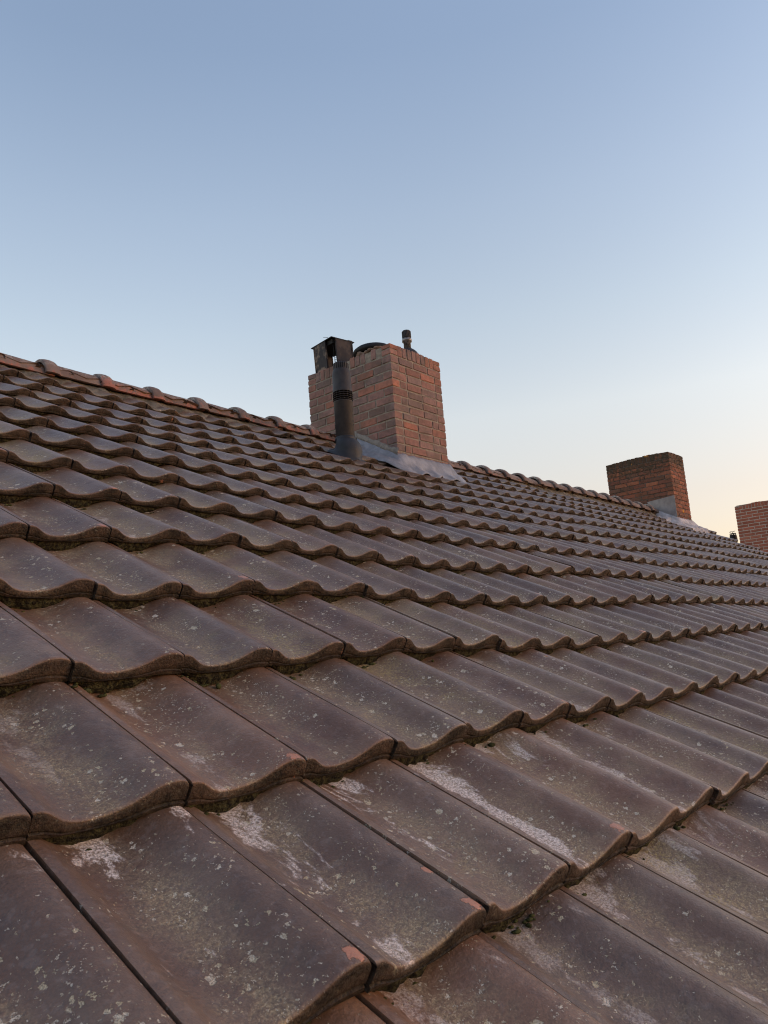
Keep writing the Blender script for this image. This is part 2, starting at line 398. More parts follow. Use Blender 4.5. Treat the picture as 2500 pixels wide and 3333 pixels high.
def mat_brick(name, noise_amt=.5, dirt=(.05, .045, .035), dirt_amt=.35, lichen=False):
    N = NT(name)
    co = N.n('TexCoord').outputs['Object']
    tint = N.n('Attribute', attribute_name='tint').outputs['Color']
    n1 = N.noise(co, 28, 5, .65); n2 = N.noise(co, 160, 4, .7); n3 = N.noise(co, 5, 3)
    c = N.mix(N.math('MULTIPLY', N.sstep(n1, .35, .7), noise_amt), tint, N.mix(1.0, tint, (.50, .55, .60), 'MULTIPLY'))
    c = N.mix(N.math('MULTIPLY', N.sstep(n2, .55, .75), .5), c, N.mix(1.0, tint, (1.5, 1.55, 1.6), 'MULTIPLY'))
    c = N.mix(N.math('MULTIPLY', N.sstep(n3, .42, .68), dirt_amt), c, dirt)
    if lichen:
        sx = N.n('SeparateXYZ'); N.l(co, sx.inputs[0])
        top = N.sstep(sx.outputs[2], lichen - .42, lichen - .02)
        c = N.mix(N.math('MULTIPLY', N.sstep(N.math('ADD', n1, N.math('MULTIPLY', top, .25)), .52, .72), .75), c, (.045, .040, .022))
        vo = N.voro(co, 6.5); rc = N.n('SeparateColor'); N.l(vo.outputs['Color'], rc.inputs[0])
        sp = N.math('MULTIPLY', N.math('GREATER_THAN', N.math('ADD', rc.outputs[0], N.math('MULTIPLY', top, .15)), .93), N.sstep(N.math('SUBTRACT', N.math('MULTIPLY', rc.outputs[1], .30), N.math('ADD', vo.outputs['Distance'], N.math('MULTIPLY', n2, .08))), -.02, .02))
        c = N.mix(sp, c, (.48, .20, .02))
        vo2 = N.voro(co, 32); rc2 = N.n('SeparateColor'); N.l(vo2.outputs['Color'], rc2.inputs[0])
        sp2 = N.math('MULTIPLY', N.math('GREATER_THAN', rc2.outputs[0], .90), N.sstep(N.math('SUBTRACT', N.math('MULTIPLY', rc2.outputs[1], .38), vo2.outputs['Distance']), 0, .05))
        c = N.mix(N.math('MULTIPLY', sp2, .7), c, (.36, .31, .26))
    nb = N.bump(N.math('ADD', N.math('MULTIPLY', n1, .8), N.math('MULTIPLY', n2, .5)), .7, .004)
    return N.out(c, .9, nb, .25)

def mat_simple(name, c1, c2, scale=20, rough=.6, bump=.3, bd=.002, spec=.4, metal=0.0, c3=None):
    N = NT(name)
    co = N.n('TexCoord').outputs['Object']
    n1 = N.noise(co, scale, 5, .6); n2 = N.noise(co, scale * 7, 4, .65)
    c = N.mix(N.sstep(n1, .35, .68), c1, c2)
    if c3: c = N.mix(N.math('MULTIPLY', N.sstep(n2, .58, .72), .6), c, c3)
    nb = N.bump(N.math('ADD', n1, N.math('MULTIPLY', n2, .4)), bump, bd)
    ro = N.math('ADD', rough - .08, N.math('MULTIPLY', n2, .16), True)
    return N.out(c, ro, nb, spec, metal)

def mat_ridge():
    N = NT('weathered_ridge_clay')
    co = N.n('TexCoord').outputs['Object']
    oi = N.n('ObjectInfo').outputs['Random']
    tint = N.n('Attribute', attribute_name='tint').outputs['Vector']   # R height on the arc 0..1
    s = N.n('SeparateXYZ'); N.l(tint, s.inputs[0])
    cmb = N.n('CombineXYZ'); N.put(cmb.inputs[0], N.math('MULTIPLY', oi, 50.0)); P = N.vadd(co, cmb.outputs[0])
    n0 = N.noise(P, 6, 3); n1 = N.noise(P, 24, 5, .65); n2 = N.noise(P, 140, 4, .7)
    c = N.mix(N.sstep(n0, .35, .7), (.135, .088, .070), (.20, .142, .115))
    red = N.math('MULTIPLY', N.sstep(N.math('ADD', n1, N.math('MULTIPLY', N.math('SUBTRACT', s.outputs[1], s.outputs[0]), .40)), .50, .64), 1.0)
    c = N.mix(N.math('MULTIPLY', red, .9), c, N.mix(n2, (.25, .082, .055), (.34, .14, .10)))
    gl = N.math('MULTIPLY', N.sstep(n1, .44, .60), N.sstep(s.outputs[0], .35, .95))
    gl = N.math('MULTIPLY', gl, N.sstep(n2, .40, .56))
    c = N.mix(N.math('MULTIPLY', gl, .8), c, (.46, .43, .36))
    moss = N.math('MULTIPLY', N.sstep(N.noise(P, 45, 4, .7), .55, .7), .7)
    c = N.mix(moss, c, (.085, .07, .04))
    nb = N.bump(N.math('ADD', n1, N.math('MULTIPLY', n2, .5)), .7, .004)
    return N.out(c, .8, nb, .3)

M_TILE = mat_tile()
M_RIDGE = mat_ridge()
M_MORT = mat_simple('bedding_mortar', (.085, .07, .048), (.20, .165, .125), 16, .95, .9, .012, .2, c3=(.23, .20, .15))
M_BRICK1 = mat_brick('red_brown_brick', .6, (.115, .085, .062), .5)
M_JOINT1 = mat_simple('grey_brown_joint', (.20, .165, .13), (.30, .25, .195), 30, .95, .6, .003, .2)
M_LEAD = mat_simple('weathered_lead', (.20, .19, .195), (.30, .285, .285), 11, .58, .8, .010, .4, .15, c3=(.30, .26, .23))
M_LEADW = mat_simple('lime_stained_lead', (.30, .26, .24), (.52, .46, .43), 12, .7, .5, .004, .4, .0)
M_PLASTIC = mat_simple('matt_black_plastic', (.022, .018, .017), (.036, .030, .028), 14, .58, .15, .001, .3, c3=(.055, .046, .042))
M_BLACK = mat_simple('soot_black', (.008, .008, .008), (.018, .016, .015), 20, .7, .2, .001, .3)
M_DECK = mat_simple('tarred_underlay', (.018, .016, .014), (.03, .026, .022), 20, .9)

def mat_cowl(name, patch_amt):
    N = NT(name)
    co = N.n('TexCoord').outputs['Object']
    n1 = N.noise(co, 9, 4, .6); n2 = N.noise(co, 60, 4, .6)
    c = N.mix(N.math('MULTIPLY', N.sstep(n1, .46, .66), patch_amt), (.022, .017, .017), (.36, .25, .17))
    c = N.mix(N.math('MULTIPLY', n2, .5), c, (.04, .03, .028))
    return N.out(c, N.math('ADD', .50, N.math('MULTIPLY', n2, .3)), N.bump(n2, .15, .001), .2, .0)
M_COWL = mat_cowl('sooty_sheet', .12)
M_COWLB = mat_cowl('brown_patched_sheet', 1.0)  # stronger brown patches, used on one side panel only

# ------------------------------------------------------------------ the house
house = empty('house', (5.8, RIDGE.y, GROUND))
tag(house, 'house with weathered dark brown tiled roof filling the foreground, two brick chimneys on its ridge', 'house')
HL = Vector(house.location)

# roof deck: solid slab under the tiles, both slopes
XL, XR = -9 * W, X_END * W
JLOW = -4
mb = MB()
ylow = JLOW * G - .02
def prism(mb_, pts2, x0, x1, c=(1, 1, 1, 1)):
    n = len(pts2)
    vs = [(x0, p[0], p[1]) for p in pts2] + [(x1, p[0], p[1]) for p in pts2]
    fs = [tuple(range(n)), tuple(range(2 * n - 1, n - 1, -1))] + [(i, n + i, n + (i + 1) % n, (i + 1) % n) for i in range(n)]
    mb_.add(vs, fs, c)
a0 = R2W(0, ylow, -.115); a1 = R2W(0, YR, -.115)
b0 = (2 * RIDGE.y - a0.y, a0.z); th = .16
prism(mb, [(a0.y, a0.z), (a1.y, a1.z), b0, (b0[0], b0[1] - th), (a1.y, a1.z - th), (a0.y, a0.z - th)], XL + .02, XR - .03)
roof = mb.build('roof', M_DECK, house, origin=(5.8, RIDGE.y, RIDGE.z))
RLOC = wloc(roof)

CHIPPED = {(1, 1), (0, 0), (5, 1), (3, 3), (3, 0), (1, 0), (7, 1), (4, 5)}
YELLOWED = {(4, 1), (3, 2), (4, 3)}
BLOOM = {(-1, 0): .55, (0, 0): 1.0, (1, 0): .9, (2, 0): 1.0, (3, 0): 1.0, (4, 0): .8, (5, 0): .7, (2, -1): .35, (3, -1): .6, (4, -1): .5, (5, -1): .35, (6, 0): .5, (0, 1): .25, (7, -1): .4}
def pick_id(k, j, rnd):
    # choose the tile's random number so that chips and yellow grit fall on the right tiles
    for _ in range(400):
        t = rnd.random()
        chip = (t * 29.9) % 1.0 > .88
        yel = (t * 17.77) % 1.0 > .80
        if (k, j) in CHIPPED and not chip: continue
        if (k, j) in YELLOWED and not yel: continue
        if j <= 3 and (k, j) not in CHIPPED and -2 < k < 8 and chip: continue
        if (k, j) not in YELLOWED and (t * 17.77) % 1.0 > .72 and j <= 2 and k < 4: continue
        return t
    return t
def tile_arrays(k, j, nu, rows, rnd, xr=1.0, mirror=False):
    """one interlocking pan tile; returns world-space vertices, faces and attributes"""
    ids = pick_id(k, j, rnd)
    g1 = .0017
    us = np.concatenate([np.linspace(0, .88, nu - 6), [.905, .93, .955, .975, .99, 1.0]])
    z0 = prof(us)
    L = G + .055
    dzj = rnd.uniform(-.0022, .0022); dyj = rnd.uniform(-.0055, .0055); dxj = rnd.uniform(-.0012, .0012)
    rot = rnd.uniform(-.007, .007); roll = rnd.uniform(-.012, .012)
    if rnd.random() < .10: dzj += rnd.uniform(.002, .005)
    rings = []        # (y, z array, face, rib)
    ys = [L * (1 - t) + .016 * t for t in np.linspace(0, 1, rows)]
    for y in ys: rings.append((np.full_like(us, y), z0.copy(), 0., 0.))
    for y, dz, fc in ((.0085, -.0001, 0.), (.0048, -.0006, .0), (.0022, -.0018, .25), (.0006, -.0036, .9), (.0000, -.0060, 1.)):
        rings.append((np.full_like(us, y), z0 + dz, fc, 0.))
    zb = -H + .0034 - .0045 * np.clip(-z0 / .02, 0, 1)
    zt = z0 - .006
    wob = np.array([mnoise.noise(Vector((k * 3.1 + uu * 3, j * 7.7, 0.3))) for uu in us])
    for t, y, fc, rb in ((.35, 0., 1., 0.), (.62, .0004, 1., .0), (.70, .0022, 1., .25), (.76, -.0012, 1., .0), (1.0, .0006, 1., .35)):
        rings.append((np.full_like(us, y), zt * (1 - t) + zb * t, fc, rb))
    zr = -H + z0 - .001
    zr = np.minimum(zr, zb - .001)
    n2 = np.array([mnoise.noise(Vector((k * 31.1 + uu * 14, j * 17.7, 1.3))) for uu in us])
    pan = np.clip(-z0 / .03, 0, 1)
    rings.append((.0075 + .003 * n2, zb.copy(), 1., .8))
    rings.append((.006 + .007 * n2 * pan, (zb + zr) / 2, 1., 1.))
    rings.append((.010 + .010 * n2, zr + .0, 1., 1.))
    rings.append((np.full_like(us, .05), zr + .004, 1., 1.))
    nr = len(rings)
    X = np.stack([us * (W * xr - 2 * g1) + g1 for _ in rings]); Y = np.stack([r[0] for r in rings]); Z = np.stack([r[1] for r in rings])
    F = np.stack([np.full_like(us, r[2]) for r in rings]); B = np.stack([np.full_like(us, r[3]) for r in rings])
    U = np.stack([us for _ in rings]); V = Y / G
    # slope between laps: head of the tile sits H lower
    Z = Z - H * np.maximum(Y, 0) / G
    # rounded shoulder of the roll toward the nose
    nose = np.exp(-np.maximum(Y, 0) / .03)
    Z = Z - nose * .0016 * np.clip((U - .7) / .3, 0, 1)
    n = nu
    faces = []
    for a_ in range(nr - 1):
        for b_ in range(n - 1):
            faces.append((a_ * n + b_, a_ * n + b_ + 1, (a_ + 1) * n + b_ + 1, (a_ + 1) * n + b_))
    V3 = np.stack([X, Y, Z], -1).reshape(-1, 3)
    fc = F.ravel(); rb = B.ravel(); uu = U.ravel(); vv = V.ravel()
    # side faces
    topr = list(range(rows + 5))
    for side in (0, n - 1):
        base = len(V3)
        idx = [a_ * n + side for a_ in range(nr - 4)]
        ext = V3[idx].copy()
        ext[:, 2] = np.minimum(ext[:, 2] - .018, ext[:, 2])
        ext[rows + 4:, 2] = V3[idx][rows + 4:, 2]
        ext[:, 1] = np.maximum(ext[:, 1], .004)
        ext[rows + 4:, 1] = .02
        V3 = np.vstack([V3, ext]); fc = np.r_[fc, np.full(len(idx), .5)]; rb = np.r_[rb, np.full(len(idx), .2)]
        uu = np.r_[uu, np.full(len(idx), 1.0 if side else 0.0)]; vv = np.r_[vv, ext[:, 1] / G]
        for q in range(len(idx) - 1):
            fq = (idx[q], idx[q + 1], base + q + 1, base + q)
            faces.append(fq if side else fq[::-1])
    # interlocking side lap under the neighbour's roll
    base = len(V3)
    lap = []
    for y in (L, .012, .008):
        for x in (-.026, .006):
            zz = -.0235 - H * y / G - (.014 if y == .008 else 0)
            lap.append((x, y, zz))
    V3 = np.vstack([V3, np.array(lap)]); fc = np.r_[fc, np.full(6, .6)]; rb = np.r_[rb, np.full(6, .5)]; uu = np.r_[uu, np.zeros(6)]; vv = np.r_[vv, np.full(6, .5)]
    faces += [(base, base + 1, base + 3, base + 2), (base + 2, base + 3, base + 5, base + 4)]
    # jitter: small rotation, roll
    x_, y_, z_ = V3[:, 0].copy(), V3[:, 1].copy(), V3[:, 2].copy()
    V3[:, 0] = x_ - rot * (y_ - .1) * .5 + dxj
    V3[:, 1] = y_ + rot * (x_ - .1) + dyj
    V3[:, 2] = z_ + roll * (x_ - .1) + dzj
    rx = V3[:, 0] + k * W; ry = V3[:, 1] + j * G
    rz = V3[:, 2] + sag(rx, ry)
    # slight unevenness of fired clay
    rz = rz + .0012 * np.sin(rx * 19 + ids * 30) * np.sin(ry * 11 + ids * 50)
    RP = np.stack([rx, ry, rz], -1)
    O = np.stack([rx, ry * CA - rz * SA, ry * SA + rz * CA], -1)
    wear = 0.0
    wear = BLOOM.get((k, j), 0.0)
    if (k, j) not in BLOOM and rnd.random() < (.25 if j <= 1 else .06): wear = .45
    if mirror: O[:, 1] = 2 * RIDGE.y - O[:, 1]; faces = [f[::-1] for f in faces]
    return O, faces, RP, np.stack([fc, rb, np.full(len(fc), ids)], -1), np.stack([uu, vv, np.full(len(fc), wear)], -1)

# which tiles show largest: rank by projected size
def pxy(p):
    q = Vector(p) - CAM
    z = f_.dot(q)
    if z < .05: return None
    return (1250 + 2534.17 * r_.dot(q) / z, 1666.5 + 2534.17 * d_.dot(q) / z, z)
def footprint(k, j):
    pts = []
    for uu in np.linspace(.02, .98, 9):
        for vv in np.linspace(0.0, .98, 9):
            q = pxy(R2W(k * W + uu * W, (j + vv) * G, float(prof(np.array([uu]))[0]) - H * vv))
            if q is None: continue
            ins = 0 <= q[0] <= 2500 and 0 <= q[1] <= 3333
            pts.append((ins, q))
    s = sum(1.0 / q[2] ** 3 * max(.15, 1) for ins, q in pts if ins)
    return s
CH1 = dict(x0=4.34, x1=5.03, y0=3.26, y1=4.245, zt=2.865)
CH2 = dict(x0=11.05, x1=11.65, y0=3.49, y1=4.49, zt=3.035)
def blocked(k, j):
    """tiles cut away where the chimneys pass through"""
    c_ = R2W((k + .5) * W, (j + .55) * G)
    for c in (CH1, CH2):
        if c['x0'] + .04 < c_.x < c['x1'] - .04 and c_.y > c['y0'] + .10: return True
    return False
cells = [(k, j) for j in range(JLOW, 13) for k in range(-9, X_END) if not blocked(k, j)]
score = {c: footprint(*c) for c in cells}
near = set(sorted(cells, key=lambda c: -score[c])[:100])

acc = [[], [], [], [], 0]
for (k, j) in cells:
    rnd = random.Random(k * 1009 + j * 9176 + 5)
    dist = (R2W((k + .5) * W, (j + .5) * G) - CAM).length
    isn = (k, j) in near
    if isn: nu, rows = (44, 16) if dist < 1.6 else (30, 9)
    elif dist < 5: nu, rows = 24, 6
    else: nu, rows = 18, 4
    O, F, RP, TM, TU = tile_arrays(k, j, nu, rows, rnd)
    if isn:
        org = R2W((k + .5) * W, j * G, 0)
        V = O - np.array(org)
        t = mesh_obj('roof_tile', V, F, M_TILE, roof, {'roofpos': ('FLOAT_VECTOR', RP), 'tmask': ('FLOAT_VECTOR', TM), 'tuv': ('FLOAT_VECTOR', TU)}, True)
        t.location = org - RLOC
        sharp_by_angle(t, 50)
    else:
        n = acc[4]
        acc[0].append(O - np.array(RLOC)); acc[1] += [tuple(i + n for i in f) for f in F]
        acc[2].append(RP); acc[3].append(np.hstack([TM, TU])); acc[4] += len(O)
# the rest of the slope and a simpler far slope, one mass of tiles
rndm = random.Random(77)
for j in range(JLOW, 13, 1):
    for k in range(-9, X_END):
        if any(c['x0'] - .02 < (k + .5) * W < c['x1'] + .02 for c in (CH1, CH2)) and j > 10: continue
        O, F, RP, TM, TU = tile_arrays(k, j, 9, 2, rndm, mirror=True)
        n = acc[4]
        acc[0].append(O - np.array(RLOC)); acc[1] += [tuple(i + n for i in f) for f in F]
        acc[2].append(RP + 50); acc[3].append(np.hstack([TM, TU])); acc[4] += len(O)
A3 = np.vstack(acc[3])
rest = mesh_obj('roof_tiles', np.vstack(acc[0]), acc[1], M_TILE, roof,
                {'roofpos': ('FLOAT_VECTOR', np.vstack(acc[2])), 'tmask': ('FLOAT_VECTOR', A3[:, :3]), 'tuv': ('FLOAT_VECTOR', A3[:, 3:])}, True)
tag(rest, kind='stuff')

# moss and grit gathered under the laps
M_MOSS = mat_simple('lap_moss', (.030, .030, .012), (.085, .085, .030), 60, .95, .8, .003, .1, c3=(.14, .12, .06))
rg = random.Random(51); mv = []; mf = []
_bm = bmesh.new(); bmesh.ops.create_icosphere(_bm, subdivisions=1, radius=1.0)
_iv = [v.co.copy() for v in _bm.verts]; _if = [tuple(v.index for v in f.verts) for f in _bm.faces]; _bm.free()
for jj in range(-2, 8):
    for kk in range(-3, 16):
        nclump = int(rg.uniform(2, 14) * (1.0 if jj < 3 else .6))
        uc = rg.uniform(.2, .5)
        for _ in range(nclump):
            uu = min(.97, max(.02, rg.gauss(uc, .14)))
            rx = (kk + uu) * W; ry = jj * G + rg.uniform(-.012, .006)
            rr = rg.uniform(.0012, .0042) * (1 if rg.random() < .85 else 1.7)
            zz = surf_z0(rx, ry, jj) + rr * .2
            c0 = R2W(rx, ry, zz); n0 = len(mv)
            sx, sy, sz = rg.uniform(.8, 2.2), rg.uniform(.7, 1.5), rg.uniform(.5, .9)
            for q in _iv:
                m_n = 1 + .5 * mnoise.noise(Vector((q.x * 2 + kk, q.y * 2 + jj, q.z * 2 + uu * 40)))
                mv.append(c0 - RLOC + Vector((q.x * sx, q.y * sy, q.z * sz)) * (rr * m_n))
            mf += [tuple(i + n0 for i in f) for f in _if]
mo = mesh_obj('moss', mv, mf, M_MOSS, roof, None, True)
tag(mo, kind='stuff')

# ------------------------------------------------------------------ ridge
def ridge_top(x):      # height of the ridge knuckles above the slope plane, measured
    return float(np.interp(x, [1.7, 2.4, 3.9, 6.1, 7.2, 8.3, 9.4, 12.2], [.072, .064, .062, .072, .090, .108, .111, .10]))
def ridge_tile(x0, x1, rnd):
    n = 22; RR = .112
    org = Vector((x0, RIDGE.y, RIDGE.z))
    vs, fs, cc = [], [], []
    stations = [(-.052, .126, 0), (-.050, .128, 0), (-.030, .133, 0), (-.004, .134, 0), (.020, .130, 0), (.036, .121, 0), (.044, RR + .001, 0), (.06, RR, 0)]
    Lr = x1 - x0
    for t in (.25, .5, .75, 1.0): stations.append((.06 + (Lr + .01 - .06) * t, RR - .011 * t, 0))
    top = ridge_top((x0 + x1) / 2) - .026 + rnd.uniform(-.003, .003)
    tilt = rnd.uniform(-.006, .006)
    sh = len(stations)
    for lay in (0, 1):
        for si, (dx, r, _) in enumerate(stations):
            rr = r - (.016 if lay else 0)
            for i in range(n + 1):
                an = math.radians(-82 + 164 * i / n)
                wv = .0016 * mnoise.noise(Vector((x0 * 5 + dx * 9, an * 2.5, 3.0)))
                zc = top - RR + (dx / Lr) * tilt
                vs.append((dx, (rr + wv) * math.sin(an), zc + (rr + wv) * math.cos(an)))
                hgt = max(0, math.cos(an))
                cc.append((hgt, 1.0 if rnd.random() < 2 else 0, 0, 1))
    knr = rnd.choice([.0, .2, .4, .65, .35]) * (1.0 if x0 < 4 else .3)
    cc = [(c0, knr, 0, 1) for (c0, _, _, _) in cc]
    m_ = n + 1
    off = sh * m_
    for s in range(sh - 1):
        for i in range(n):
            a_ = s * m_ + i
            fs.append((a_, a_ + m_, a_ + m_ + 1, a_ + 1)); fs.append((off + a_, off + a_ + 1, off + a_ + m_ + 1, off + a_ + m_))
    for i in range(n):
        fs.append((i, i + 1, off + i + 1, off + i)); e0 = (sh - 1) * m_ + i; fs.append((e0, off + e0, off + e0 + 1, e0 + 1))
    for s in range(sh - 1):
        a_ = s * m_; fs.append((a_, off + a_, off + a_ + m_, a_ + m_)); a_ = s * m_ + n; fs.append((a_, a_ + m_, off + a_ + m_, off + a_))
    o = mesh_obj('ridge_tile', vs, fs, M_RIDGE, roof, {'tint': ('FLOAT_COLOR', cc)}, True)
    o.location = org - RLOC
    sharp_by_angle(o, 50)
    return o
rr_ = random.Random(4)
x = 1.71 - .363 * 9
bands = []
while x < X_END * W - .1:
    x1 = x + .363
    segs = [(x, x1)]
    for c in (CH1, CH2):
        nxt = []
        for s0, s1 in segs:
            if s1 < c['x0'] - .0 or s0 > c['x1']: nxt.append((s0, s1))
            elif s0 < c['x0'] - .08: nxt.append((s0, c['x0'] - .004))
            elif s1 > c['x1'] + .08: nxt.append((max(s0, c['x1'] + .06), s1))
        segs = nxt
    for s0, s1 in segs: ridge_tile(s0, min(s1, X_END * W + .02), rr_)
    x = x1
# bedding mortar under both edges of the ridge
vs, fs = [], []
nx = int((XR - XL) / .012)
npr = 9
for sgn in (-1, 1):
    base = len(vs)
    for i in range(nx + 1):
        xx = XL + (XR - XL) * i / nx
        top = ridge_top(xx) - .026
        kn = math.exp(-(((xx - 1.71 + .04) / .363 + .5) % 1.0 - .5) ** 2 / .012)
        tw = .20 * 0 + .145 + .022 * mnoise.noise(Vector((xx * 5.3, sgn, 0))) + .014 * mnoise.noise(Vector((xx * 21, sgn, 4))) + .03 * kn
        pz = float(prof(np.array([(xx / W) % 1.0]))[0]) * .8
        sg = float(sag(np.array([xx]), np.array([YR - .1]))[0])
        for q in range(npr):
            t = q / (npr - 1)
            s_ = tw * t
            zlow = -H * ((YR - s_) / G - 12) + pz + sg
            zz_up = top - .045
            zr = (zz_up) * (1 - t ** 1.6) + (zlow + .002) * t ** 1.6 - (.02 if q == npr - 1 else 0)
            zr += (.010 * mnoise.noise(Vector((xx * 30, t * 4, sgn))) + .007 * mnoise.noise(Vector((xx * 75, t * 9, sgn)))) * (1 if 0 < q < npr - 1 else 0)
            p = R2W(xx, YR - s_, 0); 
            vs.append((xx - RLOC.x, (p.y - RIDGE.y) * (1 if sgn < 0 else -1), p.z - RLOC.z + zr * CA))
    for i in range(nx):
        for q in range(npr - 1):
            a_ = base + i * npr + q
            f = (a_, a_ + 1, a_ + npr + 1, a_ + npr)
            xx = XL + (XR - XL) * i / nx
            if any(c['x0'] - .0 < xx < c['x1'] + .0 for c in (CH1, CH2)): continue
            fs.append(f if sgn < 0 else f[::-1])
mort = mesh_obj('ridge_mortar', vs, fs, M_MORT, roof, None, True)
mort.location = (0, 0, 0)

# ------------------------------------------------------------------ chimneys
PAL1 = [(0.306, 0.153, 0.117), (0.279, 0.144, 0.113), (0.252, 0.149, 0.122), (0.234, 0.149, 0.126), (0.315, 0.149, 0.108), (0.36, 0.149, 0.099), (0.297, 0.162, 0.131), (0.261, 0.153, 0.126), (0.216, 0.14, 0.117), (0.288, 0.149, 0.117)]
PAL2 = [(0.248, 0.085, 0.047), (0.275, 0.098, 0.054), (0.202, 0.076, 0.047), (0.312, 0.111, 0.058), (0.165, 0.076, 0.047)]
PAL3 = [(0.324, 0.102, 0.058), (0.356, 0.112, 0.066), (0.292, 0.093, 0.055), (0.308, 0.105, 0.063), (0.389, 0.137, 0.082)]
def brick_stack(c, z_base, pal, seed, pitch, cp, matb, matj, parent, soldier=True, jit=.003, joint=.012, name='chimney', label=None, wavy=0.0, chunk=False):
    rnd = random.Random(seed)
    mb = MB(); x0, x1, y0, y1, zt = c['x0'], c['x1'], c['y0'], c['y1'], c['zt']
    jc = (1, 1, 1, 1); T = .095
    nc = int((zt - z_base) / cp) + 1
    def col():
        p = rnd.choice(pal); s = rnd.uniform(.86, 1.16); return (p[0] * s, p[1] * s, p[2] * s, 1)
    def brick(lo, hi):
        mb.box(lo, hi, col(), jit, rnd, 0, .0035)
    sol = .105 if soldier else 0
    for i in range(nc):
        zu = zt - sol - i * cp; zl = zu - cp + joint
        if zu < z_base: break
        odd = i % 2
        px0, px1 = (x0, x1) if not odd else (x0 + T + joint, x1 - T - joint)
        py0, py1 = (y0, y1) if odd else (y0 + T + joint, y1 - T - joint)
        for yy in ((y0, y0 + T), (y1 - T, y1)):
            L_ = px1 - px0; rem = L_ / pitch
            xs = [px0]; off = (rnd.random() < .5)
            full = int(rem + 1e-6); fr = rem - full
            lens = [1.0] * full + ([fr] if fr > .2 else [])
            if fr <= .2: lens[-1] += fr
            if off: lens = lens[::-1]
            sc = L_ / sum(lens); p = px0
            for le in lens:
                q = p + le * sc
                dd = rnd.uniform(-.002, .002)
                brick((p + (joint / 2 if p > px0 else 0), yy[0] + dd, zl), (q - (joint / 2 if q < px1 - 1e-4 else 0), yy[1] + dd, zu)); p = q
        for xx in ((x0, x0 + T), (x1 - T, x1)):
            L_ = py1 - py0; rem = L_ / pitch; full = int(rem + 1e-6); fr = rem - full
            lens = [1.0] * full + ([fr] if fr > .2 else [])
            if fr <= .2: lens[-1] += fr
            if rnd.random() < .5: lens = lens[::-1]
            sc = L_ / sum(lens); p = py0
            for le in lens:
                q = p + le * sc
                dd = rnd.uniform(-.002, .002)
                brick((xx[0] + dd, p + (joint / 2 if p > py0 else 0), zl), (xx[1] + dd, q - (joint / 2 if q < py1 - 1e-4 else 0), zu)); p = q
    if soldier:
        zl = zt - sol + joint
        ht = lambda px, py: zt + wavy * mnoise.noise(Vector((px * 3.1, py * 3.1, seed))) + rnd.uniform(-.003, .003)
        hw = (.062)
        # corner blocks: two flat bricks
        for cx in (0, 1):
            for cy in (0, 1):
                bx = (x0, x0 + T) if cx == 0 else (x1 - T, x1); by = (y0, y0 + T) if cy == 0 else (y1 - T, y1)
                brick((bx[0], by[0], zl), (bx[1], by[1], zl + .043)); brick((bx[0], by[0], zl + .052), (bx[1], by[1], ht(bx[0], by[0])))
        L_ = x1 - x0 - 2 * T; n = round(L_ / hw)
        for yy in ((y0, y0 + T), (y1 - T, y1)):
            for q in range(n):
                a_ = x0 + T + L_ * q / n; b_ = x0 + T + L_ * (q + 1) / n
                brick((a_ + .005, yy[0], zl), (b_ - .005, yy[1], ht(a_, yy[0])))
        L_ = y1 - y0 - 2 * T; n = round(L_ / hw)
        for xx in ((x0, x0 + T), (x1 - T, x1)):
            for q in range(n):
                a_ = y0 + T + L_ * q / n; b_ = y0 + T + L_ * (q + 1) / n
                if chunk and xx[0] == x0 and rnd.random() < .25: continue
                brick((xx[0], a_ + .005, zl), (xx[1], b_ - .005, ht(xx[0], a_)))
    # mortar body between and behind the bricks
    rc = .005
    jb = MB()
    jb.box((x0 + rc, y0 + rc, z_base), (x1 - rc, y1 - rc, zt - .012))
    n0 = len(mb.f)
    mb.add(jb.v, jb.f, jc, 1)
    o = mb.build(name, [matb, matj], parent, origin=((x0 + x1) / 2, (y0 + y1) / 2, z_base))
    if label: o['label'] = label
    return o

ch1 = brick_stack(CH1, 1.55, PAL1, 11, .197, .0695, M_BRICK1, M_JOINT1, house, wavy=.012, chunk=True,
                  label='nearer large red-brown brick chimney behind the black vent pipe')
M_BRICK2 = mat_brick('old_dark_red_brick', .4, (.085, .062, .04), .35, lichen=3.035 - 1.6)
M_JOINT2 = mat_simple('dark_lime_joint', (.065, .045, .034), (.13, .10, .08), 26, .95, .6, .003, .2, c3=(.33, .29, .25))
ch2 = brick_stack(CH2, 1.6, PAL2, 21, .197, .063, M_BRICK2, M_JOINT2, house, wavy=.02, joint=.010,
                  label='farther mossy dark red chimney with orange lichen at the end of the ridge')

def rock_bits(mb_, pts, rnd, smin, smax, colr):
    for (px, py, pz) in pts:
        s = rnd.uniform(smin, smax)
        bm = bmesh.new(); bmesh.ops.create_icosphere(bm, subdivisions=2, radius=s)
        sx, sy, sz = rnd.uniform(.8, 1.6), rnd.uniform(.8, 1.6), rnd.uniform(.4, .8)
        for v in bm.verts:
            nn = 1 + .35 * mnoise.noise(v.co * (2.0 / s) + Vector((px * 9, py * 9, 0)))
            v.co = Vector((v.co.x * sx * nn, v.co.y * sy * nn, v.co.z * sz * nn)) + Vector((px, py, pz))
        mb_.add([v.co for v in bm.verts], [[v.index for v in f.verts] for f in bm.faces], colr); bm.free()
rm = random.Random(8)
M_CAP = mat_simple('crumbling_cap_mortar', (.17, .115, .080), (.30, .20, .145), 22, .95, .9, .008, .2, c3=(.42, .32, .25))
mb = MB()
x0, x1, y0, y1, zt = CH1['x0'], CH1['x1'], CH1['y0'], CH1['y1'], CH1['zt']
nxg, nyg = 24, 34; vs = []; fs = []
